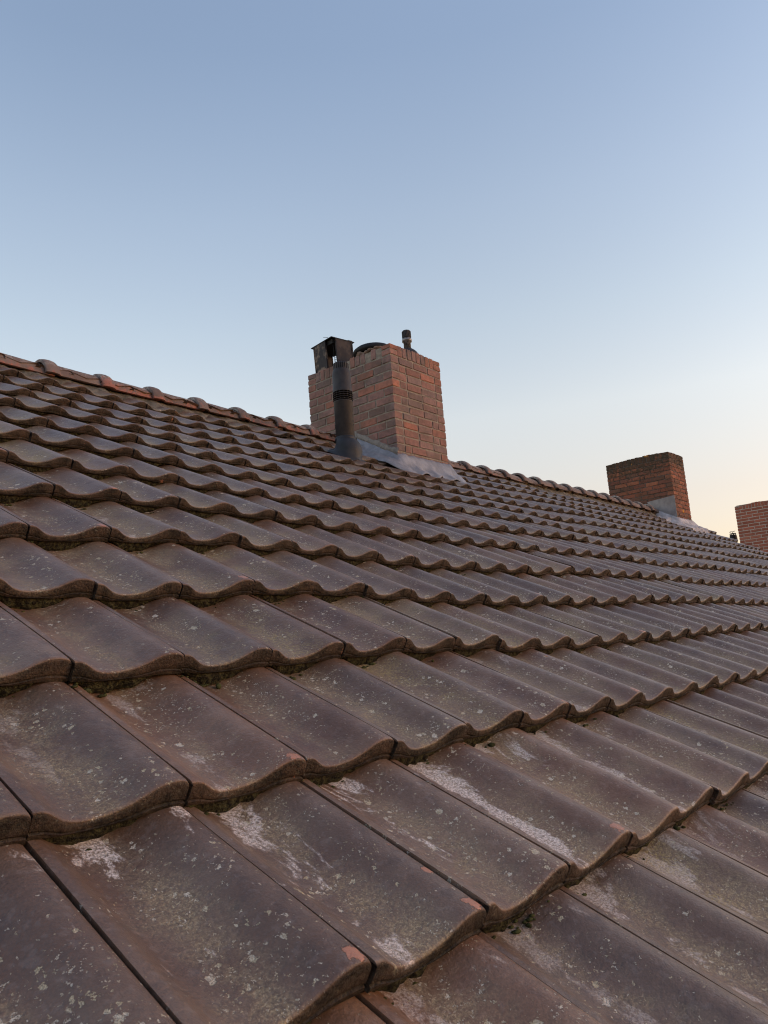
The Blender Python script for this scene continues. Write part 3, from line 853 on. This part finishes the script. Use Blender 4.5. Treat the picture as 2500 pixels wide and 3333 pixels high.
for i in range(nxg + 1):
    for q in range(nyg + 1):
        px = x0 + .02 + (x1 - x0 - .04) * i / nxg; py = y0 + .02 + (y1 - y0 - .04) * q / nyg
        ed = min(i, nxg - i, q, nyg - q)
        hz = .010 + .012 * mnoise.noise(Vector((px * 11, py * 11, 0))) + .01 * mnoise.noise(Vector((px * 33, py * 33, 1)))
        vs.append((px, py, zt + (hz if ed > 0 else -.03)))
for i in range(nxg):
    for q in range(nyg):
        a_ = i * (nyg + 1) + q; fs.append((a_, a_ + nyg + 1, a_ + nyg + 2, a_ + 1))
mb.add(vs, fs)
rock_bits(mb, [(x0 + rm.uniform(.02, .10), y0 + rm.uniform(.16, .44), zt + rm.uniform(.0, .016)) for _ in range(34)], rm, .012, .032, (1, 1, 1, 1))
rock_bits(mb, [(x0 + rm.uniform(.02, .10), y0 + rm.uniform(.60, .9), zt + rm.uniform(-.005, .004)) for _ in range(8)], rm, .008, .014, (1, 1, 1, 1))
cap1 = mb.build('cap_mortar', M_CAP, ch1, smooth=True, origin=(CH1['x0'] + .3, CH1['y0'] + .5, zt))

# lead flashing round the foot of a chimney
def surf_z(x, y):     # height of the tile surface (roof frame) at roof coords
    j = math.floor(y / G); v = y / G - j
    return float(prof(np.array([(x / W) % 1.0]))[0]) - H * v + float(sag(np.array([x]), np.array([y]))[0])
def flashing(c, parent, top_h, reach, mat, side_len, seed, reach_side=.13, name='lead_flashing'):
    x0, x1, y0 = c['x0'], c['x1'], c['y0']
    path = []
    nA, nB, nC = 22, 44, 16
    ys = lambda Y: Y / CA        # roof y for a world Y on the plane (approx.)
    off = .007
    for i in range(nA): t = i / nA; path.append((x0 - off, y0 + side_len * (1 - t) - off, -1, 0))
    path.append((x0 - off, y0 - off, -.7, -.7))
    for i in range(1, nB): t = i / nB; path.append((x0 + (x1 - x0) * t, y0 - off, 0, -1))
    path.append((x1 + off, y0 - off, .7, -.7))
    for i in range(1, nC + 1): t = i / nC; path.append((x1 + off, y0 + side_len * .8 * t - off, 1, 0))
    vs = []; m_ = 12
    for s, (px, py, dx, dy) in enumerate(path):
        ry = (py) / CA
        base = py * math.tan(AL)
        wt = reach * (abs(dy) ** 1) + reach_side * (1 - abs(dy)) if True else reach
        wt *= 1 + .18 * mnoise.noise(Vector((s * .21, seed, 0))) + .10 * mnoise.noise(Vector((s * .7, seed, 5)))
        for q in range(m_ + 1):
            if q <= 3:
                t = q / 3; h = top_h * (1 - t)
                p = Vector((px, py, base + .014 + h + .010 * mnoise.noise(Vector((s * .25, seed, 2))) * (1 - t)))
                p += Vector((dx, dy, 0)) * (.045 * t + .003 * (1 + mnoise.noise(Vector((s * .6, q, seed)))))
            else:
                t = (q - 3) / (m_ - 3)
                lx, ly = px + dx * (.045 + wt * t), py + dy * (.045 + wt * t)
                ryy = ly / CA
                zt_ = surf_z(lx, ryy)
                zz = max(zt_ * (.35 + .65 * t), zt_) + .012 * (1 - t) + .006 + .011 * (1 + mnoise.noise(Vector((s * .45, q * .5, seed)))) * (1 - .5 * t)
                p = R2W(lx, ryy + zz * math.tan(AL) * 0, zz)
            vs.append(p)
    fs = []
    for s in range(len(path) - 1):
        for q in range(m_):
            a_ = s * (m_ + 1) + q; fs.append((a_, a_ + 1, a_ + m_ + 2, a_ + m_ + 1))
    mb = MB(); mb.add(vs, fs)
    o = mb.build(name, mat, parent, smooth=True, origin=(x0, y0, y0 * math.tan(AL)))
    so = o.modifiers.new('thickness', 'SOLIDIFY'); so.thickness = .003; so.offset = 1
    return o
fl1 = flashing(CH1, ch1, .070, .135, M_LEAD, .42, 1, .09)
fl2 = flashing(CH2, ch2, .05, .20, M_LEADW, .40, 2, .16)
# mortar fillet where brick meets lead on the sloping side
mb = MB(); vs = []; fs = []
n = 40; prev = None
for i in range(n + 1):
    t = i / n; Y = CH1['y0'] - .012 + .50 * t
    zb_ = Y * math.tan(AL) + .085
    hh = .040 * (1 + .5 * mnoise.noise(Vector((t * 8, 0, 0)))); 
    for (dx, dz) in ((.004, hh), (-.012, hh * .55), (-.024, 0), (-.020, -.02), (.004, -.03)):
        vs.append((CH1['x0'] + dx - .004 * mnoise.noise(Vector((t * 20, dx * 50, 0))), Y, zb_ + dz))
for i in range(n):
    for q in range(4):
        a_ = i * 5 + q; fs.append((a_, a_ + 1, a_ + 6, a_ + 5))
mb.add(vs, fs); mb.build('mortar_fillet', M_JOINT1, ch1, smooth=True, origin=(CH1['x0'], CH1['y0'], 1.9))
# lead plate on the face of the far chimney
mb = MB(); x0, y0 = CH2['x0'] - .010, CH2['y0'] - .006
def zs(Y): return Y * math.tan(AL)
pl = [(x0, y0, zs(y0) + .02), (x0, y0, zs(y0) + .40), (x0, y0 + .42, zs(y0) + .37), (x0, y0 + .39, zs(y0 + .39) + .06)]
pl2 = [(p[0] - .004, p[1], p[2]) for p in pl]
mb.add(pl + pl2, [(0, 1, 2, 3), (7, 6, 5, 4), (0, 4, 5, 1), (1, 5, 6, 2), (2, 6, 7, 3), (3, 7, 4, 0)])
M_ZINC = mat_simple('dull_zinc', (.19, .165, .155), (.27, .24, .225), 8, .6, .3, .003, .4, .2)
mb.build('lead_plate', M_ZINC, ch2, origin=(x0, y0, 2.1))

# ------------------------------------------------------------------ box cowl on the near chimney
def rz(p, c, ang):
    ca, sa = math.cos(ang), math.sin(ang); dx, dy = p[0] - c[0], p[1] - c[1]
    return Vector((c[0] + dx * ca - dy * sa, c[1] + dx * sa + dy * ca, p[2]))
cz = CH1['zt'] + .012
CC = (4.50, 4.045); CWX, CWY, CHH = .125, .150, .262; CANG = math.radians(-9)
cowl = empty('chimney_cowl', (CC[0], CC[1], cz))
tag(cowl, 'square sooty sheet metal cowl with open corners on the near brick chimney', 'chimney cowl')
def rot_build(mbx, name, mat, parent, **kw):
    mbx.v = [rz(v, CC, CANG) + Vector((-.003, .012, 0)) * ((v[2] - cz) / .26) for v in mbx.v]
    return mbx.build(name, mat, parent, origin=(CC[0], CC[1], cz), **kw)
gap = .098
def panel(axis, sgn):
    b_ = MB(); t = .003
    nseg = 6
    if axis == 'x':
        xx = CC[0] + sgn * CWX
        b_.box((xx - t, CC[1] - CWY + gap, cz), (xx + t, CC[1] + CWY - gap * .3, cz + CHH))
        for e_ in (CC[1] - CWY + gap, CC[1] + CWY - gap * .3): b_.box((xx - .008, e_ - .004, cz), (xx + .008, e_ + .004, cz + CHH))
    else:
        yy = CC[1] + sgn * CWY
        b_.box((CC[0] - CWX + gap * .45, yy - t, cz), (CC[0] + CWX - gap * .3, yy + t, cz + CHH))
        for e_ in (CC[0] - CWX + gap * .45, CC[0] + CWX - gap * .3): b_.box((e_ - .004, yy - .008, cz), (e_ + .004, yy + .008, cz + CHH))
    return b_
for ax, sg in (('x', -1), ('y', -1), ('y', 1)): rot_build(panel(ax, sg), 'side_panel', M_COWLB if (ax, sg) == ('x', -1) else M_COWL, cowl)
b_ = MB()
b_.box((CC[0] - CWX - .006, CC[1] - CWY - .006, cz + CHH), (CC[0] + CWX + .006, CC[1] + CWY + .012, cz + CHH + .007))
b_.tube([(CC[0] - CWX + .01, CC[1] - CWY + .06, cz + CHH + .006), (CC[0] - CWX + .005, CC[1] - CWY + .06, cz + CHH + .02), (CC[0] - CWX - .01, CC[1] - CWY + .075, cz + CHH + .026), (CC[0] - CWX - .02, CC[1] - CWY + .09, cz + CHH + .027)], .0022)
b_.box((CC[0] + .06, CC[1] - CWY - .004, cz + CHH + .007), (CC[0] + .11, CC[1] - CWY + .02, cz + CHH + .014))
rot_build(b_, 'lid', M_BLACK, cowl)
b_ = MB(); b_.box((CC[0] + CWX - .003, CC[1] - CWY + .03, cz + CHH * .86), (CC[0] + CWX + .003, CC[1] + CWY - .03, cz + CHH))
rot_build(b_, 'back_panel', M_COWL, cowl)
b_ = MB()
for q in range(7):       # wire mesh guard between the corner openings
    zz = cz + .02 + q * .021
    b_.tube([(CC[0] - .10, CC[1] - .13, zz), (CC[0] + .10, CC[1] - .13, zz)], .0018, 5)
    b_.tube([(CC[0] + .10, CC[1] - .13, zz), (CC[0] + .10, CC[1] + .12, zz)], .0018, 5)
for q in range(9):
    b_.tube([(CC[0] - .10 + q * .025, CC[1] - .13, cz), (CC[0] - .10 + q * .025, CC[1] - .13, cz + .20)], .0018, 5)
    b_.tube([(CC[0] + .10, CC[1] - .13 + q * .03, cz), (CC[0] + .10, CC[1] - .13 + q * .03, cz + .20)], .0018, 5)
rot_build(b_, 'wire_guard', M_BLACK, cowl)
for sx in (-1, 1):
    for sy in (-sx,):
        px, py = CC[0] + sx * (CWX - .012), CC[1] + sy * (CWY - .012)
        b_ = MB(); b_.box((px - .005, py - .005, cz), (px + .005, py + .005, cz + CHH))
        rot_build(b_, 'corner_post', M_BLACK, cowl)
b_ = MB()      # upper baffle that hides the opening's top half
b_.box((CC[0] - CWX + .02, CC[1] - CWY + .02, cz + CHH * .84), (CC[0] + CWX - .02, CC[1] + CWY - .02, cz + CHH - .004))
rot_build(b_, 'baffle', M_BLACK, cowl)

# black domed lid in the middle of the stack
b_ = MB()
DC = (4.53, 3.60, CH1['zt'] + .014)
b_.lathe([(.135, 0), (.135, .030), (.178, .032), (.182, .050), (.176, .068), (.150, .088), (.105, .102), (.05, .109), (.002, .110)], DC, 48)
b_.build('flue_lid', M_BLACK, ch1, smooth=True, origin=DC)

# small flue terminal at the right
TC = (4.80, 3.43, CH1['zt'] + .030)
term = empty('flue_terminal', TC)
tag(term, 'short black flue terminal with ribbed cap at the right of the near chimney top', 'flue terminal')
b_ = MB(); b_.lathe([(.092, 0), (.093, .022), (.086, .044), (.066, .066), (.048, .080), (.040, .086)], TC, 36)
b_.build('base_dome', M_PLASTIC, term, smooth=True, origin=TC)
M_CLIP = mat_simple('worn_metal_pipe', (.10, .085, .075), (.30, .27, .25), 40, .4, .2, .001, .5, .5)
b_ = MB(); b_.lathe([(.032, .07), (.032, .150), (.043, .154), (.045, .172), (.040, .184), (.034, .187)], TC, 32)
b_.build('pipe', M_CLIP, term, smooth=True, origin=TC)
b_ = MB(); b_.lathe([(.030, .185), (.035, .187), (.037, .198), (.037, .252), (.034, .259), (.010, .262)], TC, 32)
for q in range(20):
    an = q * math.pi / 10; px, py = TC[0] + .038 * math.cos(an), TC[1] + .038 * math.sin(an)
    b_.box((px - .0022, py - .0022, TC[2] + .194), (px + .0022, py + .0022, TC[2] + .252))
b_.build('cap', M_PLASTIC, term, origin=TC, autosmooth=30)

# ------------------------------------------------------------------ vent pipe through the roof
VP = R2W(3.655, 3.66, 0.0)
vp = empty('vent_pipe', (VP.x, VP.y, VP.z))
tag(vp, 'tall black vent pipe with slotted cap and louvre rings standing on the roof tiles', 'vent pipe')
VO = (VP.x, VP.y, VP.z)
b_ = MB(); R0_ = .070
b_.lathe([(R0_ - .002, .10), (R0_ - .002, .115), (R0_, .118), (R0_, .38), (R0_ + .002, .383), (R0_ + .002, .392), (R0_ - .004, .395)], VO, 48)
for q in range(5):
    an = math.radians(-150 + q * 48)
    px, py = VO[0] + (R0_) * math.cos(an), VO[1] + (R0_) * math.sin(an)
b_.build('lower_pipe', M_PLASTIC, vp, origin=VO, autosmooth=35)
for q in range(10):
    b_ = MB()
    an = math.radians(q * 36 + 9)
    for s in (-3, -2, -1, 0, 1, 2, 3):
        a2 = an + s * .018
        px, py = VO[0] + (R0_ + .0005) * math.cos(a2), VO[1] + (R0_ + .0005) * math.sin(a2)
        b_.box((px - .0014, py - .0014, VO[2] + .205), (px + .0014, py + .0014, VO[2] + .211))
    b_.build('clip_slot', M_BLACK, vp, origin=VO)
b_ = MB(); b_.lathe([(R0_ - .020, .38), (R0_ - .020, .47)], VO, 40, cap=False)
b_.build('inner_pipe', M_BLACK, vp, origin=VO, smooth=True)
for q in range(4):      # louvre rings
    zz = .400 + q * .0165
    b_ = MB(); b_.lathe([(R0_ - .016, zz - .002), (R0_ + .004, zz - .0022), (R0_ + .005, zz), (R0_ + .003, zz + .0024), (R0_ - .016, zz + .004)], VO, 48, cap=False)
    b_.build('louvre_ring', M_PLASTIC, vp, origin=VO, autosmooth=35)
b_ = MB()
for q in range(14):
    an = q * 2 * math.pi / 14; px, py = VO[0] + (R0_ - .006) * math.cos(an), VO[1] + (R0_ - .006) * math.sin(an)
    b_.box((px - .002, py - .002, VO[2] + .38), (px + .002, py + .002, VO[2] + .47))
b_.build('louvre_rib', M_PLASTIC, vp, origin=VO)
b_ = MB(); b_.lathe([(R0_ - .004, .462), (R0_ + .003, .464), (R0_ + .003, .480), (R0_ + .001, .484), (R0_, .60), (R0_ - .004, .625), (R0_ - .010, .640), (R0_ - .012, .645)], VO, 48)
b_.build('upper_pipe', M_PLASTIC, vp, origin=VO, autosmooth=35)
b_ = MB()
RC = R0_ - .012
b_.lathe([(RC - .006, .64), (RC - .006, .688), (RC - .008, .694), (.002, .697)], VO, 40)
for q in range(22):
    an = q * 2 * math.pi / 22; a1, a2 = an - .085, an + .085
    vs = []
    for rr, zz in ((RC - .004, .64), (RC + .001, .64), (RC + .001, .688), (RC - .004, .694)):
        for aa in (a1, an, a2): vs.append((VO[0] + rr * math.cos(aa), VO[1] + rr * math.sin(aa), VO[2] + zz))
    fs = []
    for k_ in range(3):
        for s in range(2): fs.append((k_ * 3 + s, k_ * 3 + s + 1, (k_ + 1) * 3 + s + 1, (k_ + 1) * 3 + s))
    fs += [(0, 3, 6, 9), (2, 11, 8, 5)]
    b_.add(vs, fs)
b_.build('slotted_cap', M_PLASTIC, vp, origin=VO, autosmooth=35)
b_ = MB(); b_.lathe([(RC - .0055, .642), (RC - .0055, .688)], VO, 40, cap=False)
b_.build('cap_slots', M_BLACK, vp, origin=VO, smooth=True)
# dome on the slope: grid in the roof frame
M_BOOT = mat_simple('dark_grey_boot', (.017, .016, .017), (.030, .028, .028), 10, .55, .2, .002, .3, c3=(.05, .045, .045))
vs = []; fs = []; seg = 44
cyr = 3.66
prof_d = [(.120, .125, .000), (.112, .115, .010), (.105, .108, .020), (.100, .101, .048), (.094, .094, .078), (.084, .083, .100), (.074, .072, .108), (.070, .069, .112)]
for k_, (ra, rb_, hz) in enumerate(prof_d):
    for i in range(seg):
        an = 2 * math.pi * i / seg
        sq = 1.0
        if k_ < 2:
            cx_, sy_ = abs(math.cos(an)), abs(math.sin(an)); sq = min(1 / max(cx_, sy_), 1.25)
        lx = 3.655 + ra * sq * math.cos(an); ly = cyr - .02 + rb_ * sq * math.sin(an)
        if k_ < 3:
            zz = max(surf_z(lx, ly), -.03) + .004 + hz
            p = R2W(lx, ly, zz)
        else:
            # lean from slope-normal to vertical
            t = (k_ - 2) / 5
            hx = Vector((VO[0] + ra * math.cos(an), VO[1] + rb_ * math.sin(an), VO[2] + hz + (rb_ * math.sin(an)) * math.tan(AL) * (1 - t) ** 1.0))
            pr = R2W(lx, ly, hz)
            p = pr.lerp(hx, min(1, t * 1.1))
        vs.append(p)
for k_ in range(len(prof_d) - 1):
    for i in range(seg):
        q = (i + 1) % seg; fs.append((k_ * seg + i, k_ * seg + q, (k_ + 1) * seg + q, (k_ + 1) * seg + i))
b_ = MB(); b_.add(vs, fs)
b_.build('roof_boot', M_BOOT, vp, smooth=True, origin=VO)
b_ = MB(); b_.lathe([(R0_ + .003, .085), (R0_ + .008, .088), (R0_ + .008, .112), (R0_ + .002, .118)], VO, 48)
b_.build('boot_collar', M_BOOT, vp, smooth=True, origin=VO)

# ------------------------------------------------------------------ walls of the house
M_WALL = mat_brick('wall_brick', .5)
mb = MB()
ye = R2W(0, ylow, 0); y_in = ye.y + .35
yb = 2 * RIDGE.y - y_in
zt_ = R2W(0, 0, 0).z
def gz(Y): return (Y if Y < RIDGE.y else 2 * RIDGE.y - Y) * math.tan(AL) - .34
def gable(xa, xb, c):
    prism(mb, [(y_in, GROUND), (yb, GROUND), (yb, gz(yb)), (RIDGE.y, gz(RIDGE.y)), (y_in, gz(y_in))], xa, xb, c)
wc = (.20, .075, .05, 1)
gable(XL + .05, XL + .30, wc); gable(XR - .33, XR - .08, wc)
mb.box((XL + .30, y_in, GROUND), (XR - .33, y_in + .25, gz(y_in)), wc)
mb.box((XL + .30, yb - .25, GROUND), (XR - .33, yb, gz(y_in)), wc)
mb.build('wall', M_WALL, house, origin=(5.8, y_in, GROUND))
M_WHITE = mat_simple('painted_timber', (.55, .54, .51), (.65, .63, .60), 6, .5, .1)
mb = MB()
fa = R2W(0, ylow, -.10)
mb.box((XL, fa.y - .03, fa.z - .22), (XR, fa.y, fa.z + .02))
mb.build('fascia', M_WHITE, house, origin=(5.8, fa.y, fa.z))
M_GUT = mat_simple('grey_zinc_gutter', (.2, .2, .21), (.3, .3, .31), 8, .5, .1, .001, .5, .5)
mb = MB(); ring = 10; vs = []
for xx in (XL, XR):
    for rr in (.065, .060):
        for i in range(ring + 1):
            an = math.pi * i / ring
            vs.append((xx, fa.y - .10 - rr * math.cos(an), fa.z + .01 - rr * math.sin(an)))
m_ = ring + 1; fs = []
for i in range(ring):
    fs += [(i, i + 1, 2 * m_ + i + 1, 2 * m_ + i), (m_ + i, 3 * m_ + i, 3 * m_ + i + 1, m_ + i + 1), (i, m_ + i, m_ + i + 1, i + 1), (2 * m_ + i, 2 * m_ + i + 1, 3 * m_ + i + 1, 3 * m_ + i)]
mb.add(vs, fs); mb.build('gutter', M_GUT, house, origin=(5.8, fa.y, fa.z))
# verge strip closing the far end under the tiles
mb = MB()
for sgn in (1, -1):
    p0, p1 = R2W(0, ylow, -.10), R2W(0, YR, -.10)
    q = [(p0.y, p0.z), (p1.y, p1.z), (p1.y, p1.z - .17), (p0.y, p0.z - .17)]
    if sgn < 0: q = [(2 * RIDGE.y - a_, b__) for a_, b__ in q]
    prism(mb, q, XR - .028, XR - .006)
mb.build('verge_board', M_WHITE, house, origin=(XR, RIDGE.y, RIDGE.z))

# ------------------------------------------------------------------ neighbouring house and its chimney
NX0, NX1, NRZ = 14.6, 23.0, 1.62
nb = empty('neighbour_house', (18.8, RIDGE.y, GROUND))
tag(nb, 'next house along, seen only as a clean red brick chimney at the right edge', 'house')
mb = MB(); yE = RIDGE.y - 4.9; yE2 = RIDGE.y + 4.9; zE = NRZ - 4.9 * math.tan(AL)
prism(mb, [(yE + .4, GROUND), (yE2 - .4, GROUND), (yE2 - .4, zE + .0), (RIDGE.y, NRZ - .25), (yE + .4, zE + .0)], NX0 + .1, NX1 - .1, wc)
mb.build('wall', M_WALL, nb, origin=(18.8, RIDGE.y, GROUND))
vs, fs = [], []
nxx = int((NX1 - NX0) / .0255)
for sgn in (-1, 1):
    for jj in range(17):
        s0, s1 = jj * .345, min((jj + 1) * .345 + .03, 5.62)
        if s0 > 5.6: break
        base = len(vs)
        for ii in range(nxx + 1):
            xx = NX0 + ii * .0255; pz = float(prof(np.array([(xx / W) % 1.0]))[0])
            for (s_, hz) in ((s0, -.036 if jj else 0), (s1 - .03, 0), (s1 - .03, -.034)):
                Y = RIDGE.y + sgn * (s_ * CA); Z = NRZ - s_ * SA + (pz + hz + .04)
                vs.append((xx - 18.8, Y - RIDGE.y, Z - NRZ))
        for ii in range(nxx):
            for q in range(2):
                a_ = base + ii * 3 + q; f = (a_, a_ + 1, a_ + 4, a_ + 3); fs.append(f if sgn < 0 else f[::-1])
N_R = mat_simple('neighbour_tile', (.06, .045, .04), (.09, .07, .06), 9, .55, .3)
nroof = mesh_obj('roof', vs, fs, N_R, nb, None, False); nroof.location = (0, 0, NRZ - GROUND)
mb = MB()
mb.tube([(NX0, RIDGE.y, NRZ + .02), (NX1, RIDGE.y, NRZ + .02)], .11, 16)
mb.build('ridge', M_RIDGE, nb, origin=(18.8, RIDGE.y, NRZ))
CH3 = dict(x0=17.33, x1=18.0, y0=3.32, y1=4.46, zt=2.995)
M_BRICK3 = mat_brick('clean_red_brick', .3, (.12, .05, .035), .2)
M_JOINT3 = mat_simple('pale_pink_joint', (.40, .31, .25), (.52, .41, .33), 26, .95, .5, .003, .2)
ch3 = brick_stack(CH3, 1.1, PAL3, 31, .222, .0665, M_BRICK3, M_JOINT3, nb, wavy=.035, joint=.014, name='chimney')
mb = MB(); mb.box((17.36, 3.35, 2.99), (17.97, 4.43, 3.0)); mb.build('cap_mortar', M_MORT, ch3, origin=(17.6, 3.9, 2.98))
# little black cowl beside it
DK = CAM + (r_ * ((2386 - 1250) / 2534.17) + d_ * ((1741 - 1666.5) / 2534.17) + f_) * 17.6
FO = (DK.x, DK.y, DK.z)
fc_ = empty('far_flue_cowl', (FO[0], FO[1], FO[2] - .9))
tag(fc_, 'tiny black flue cowl with thin wire cross, just left of the clean red brick chimney', 'flue cowl')
b_ = MB(); b_.lathe([(.085, -.14), (.074, -.02), (.068, .0)], FO, 24, cap=False); b_.lathe([(.055, -.9), (.055, -.12)], FO, 20, cap=True)
b_.build('pipe', M_BLACK, fc_, origin=FO)
b_ = MB(); b_.lathe([(.066, .022), (.070, .026), (.064, .034), (.01, .037)], FO, 24)
for q in range(7):
    an = q * 2 * math.pi / 7; b_.tube([(FO[0] + .062 * math.cos(an), FO[1] + .062 * math.sin(an), FO[2] - .004), (FO[0] + .062 * math.cos(an), FO[1] + .062 * math.sin(an), FO[2] + .026)], .007, 6)
b_.build('cap', M_BLACK, fc_, origin=FO)
b_ = MB()
b_.tube([(FO[0], FO[1], FO[2] + .03), (FO[0], FO[1], FO[2] + .075)], .006, 6)
b_.tube([(FO[0], FO[1] + .075, FO[2] + .062), (FO[0], FO[1] - .06, FO[2] + .085)], .004, 6)
b_.tube([(FO[0] - .05, FO[1] + .04, FO[2] + .078), (FO[0] + .05, FO[1] - .04, FO[2] + .066)], .004, 6)
b_.build('wire_cross', M_BLACK, fc_, origin=FO)

# ------------------------------------------------------------------ ground
M_GR = mat_simple('grass_ground', (.05, .07, .03), (.09, .10, .05), .6, .95, .5, .05, .2)
vs = []; fs = []
n = 24
for i in range(n + 1):
    for q in range(n + 1):
        vs.append((-1500 + 3000 * i / n, -1500 + 3000 * q / n, 0))
for i in range(n):
    for q in range(n):
        a_ = i * (n + 1) + q; fs.append((a_, a_ + n + 1, a_ + n + 2, a_ + 1))
gr = mesh_obj('ground', vs, fs, M_GR)
gr.location = (0, 0, GROUND)
tag(gr, kind='structure')
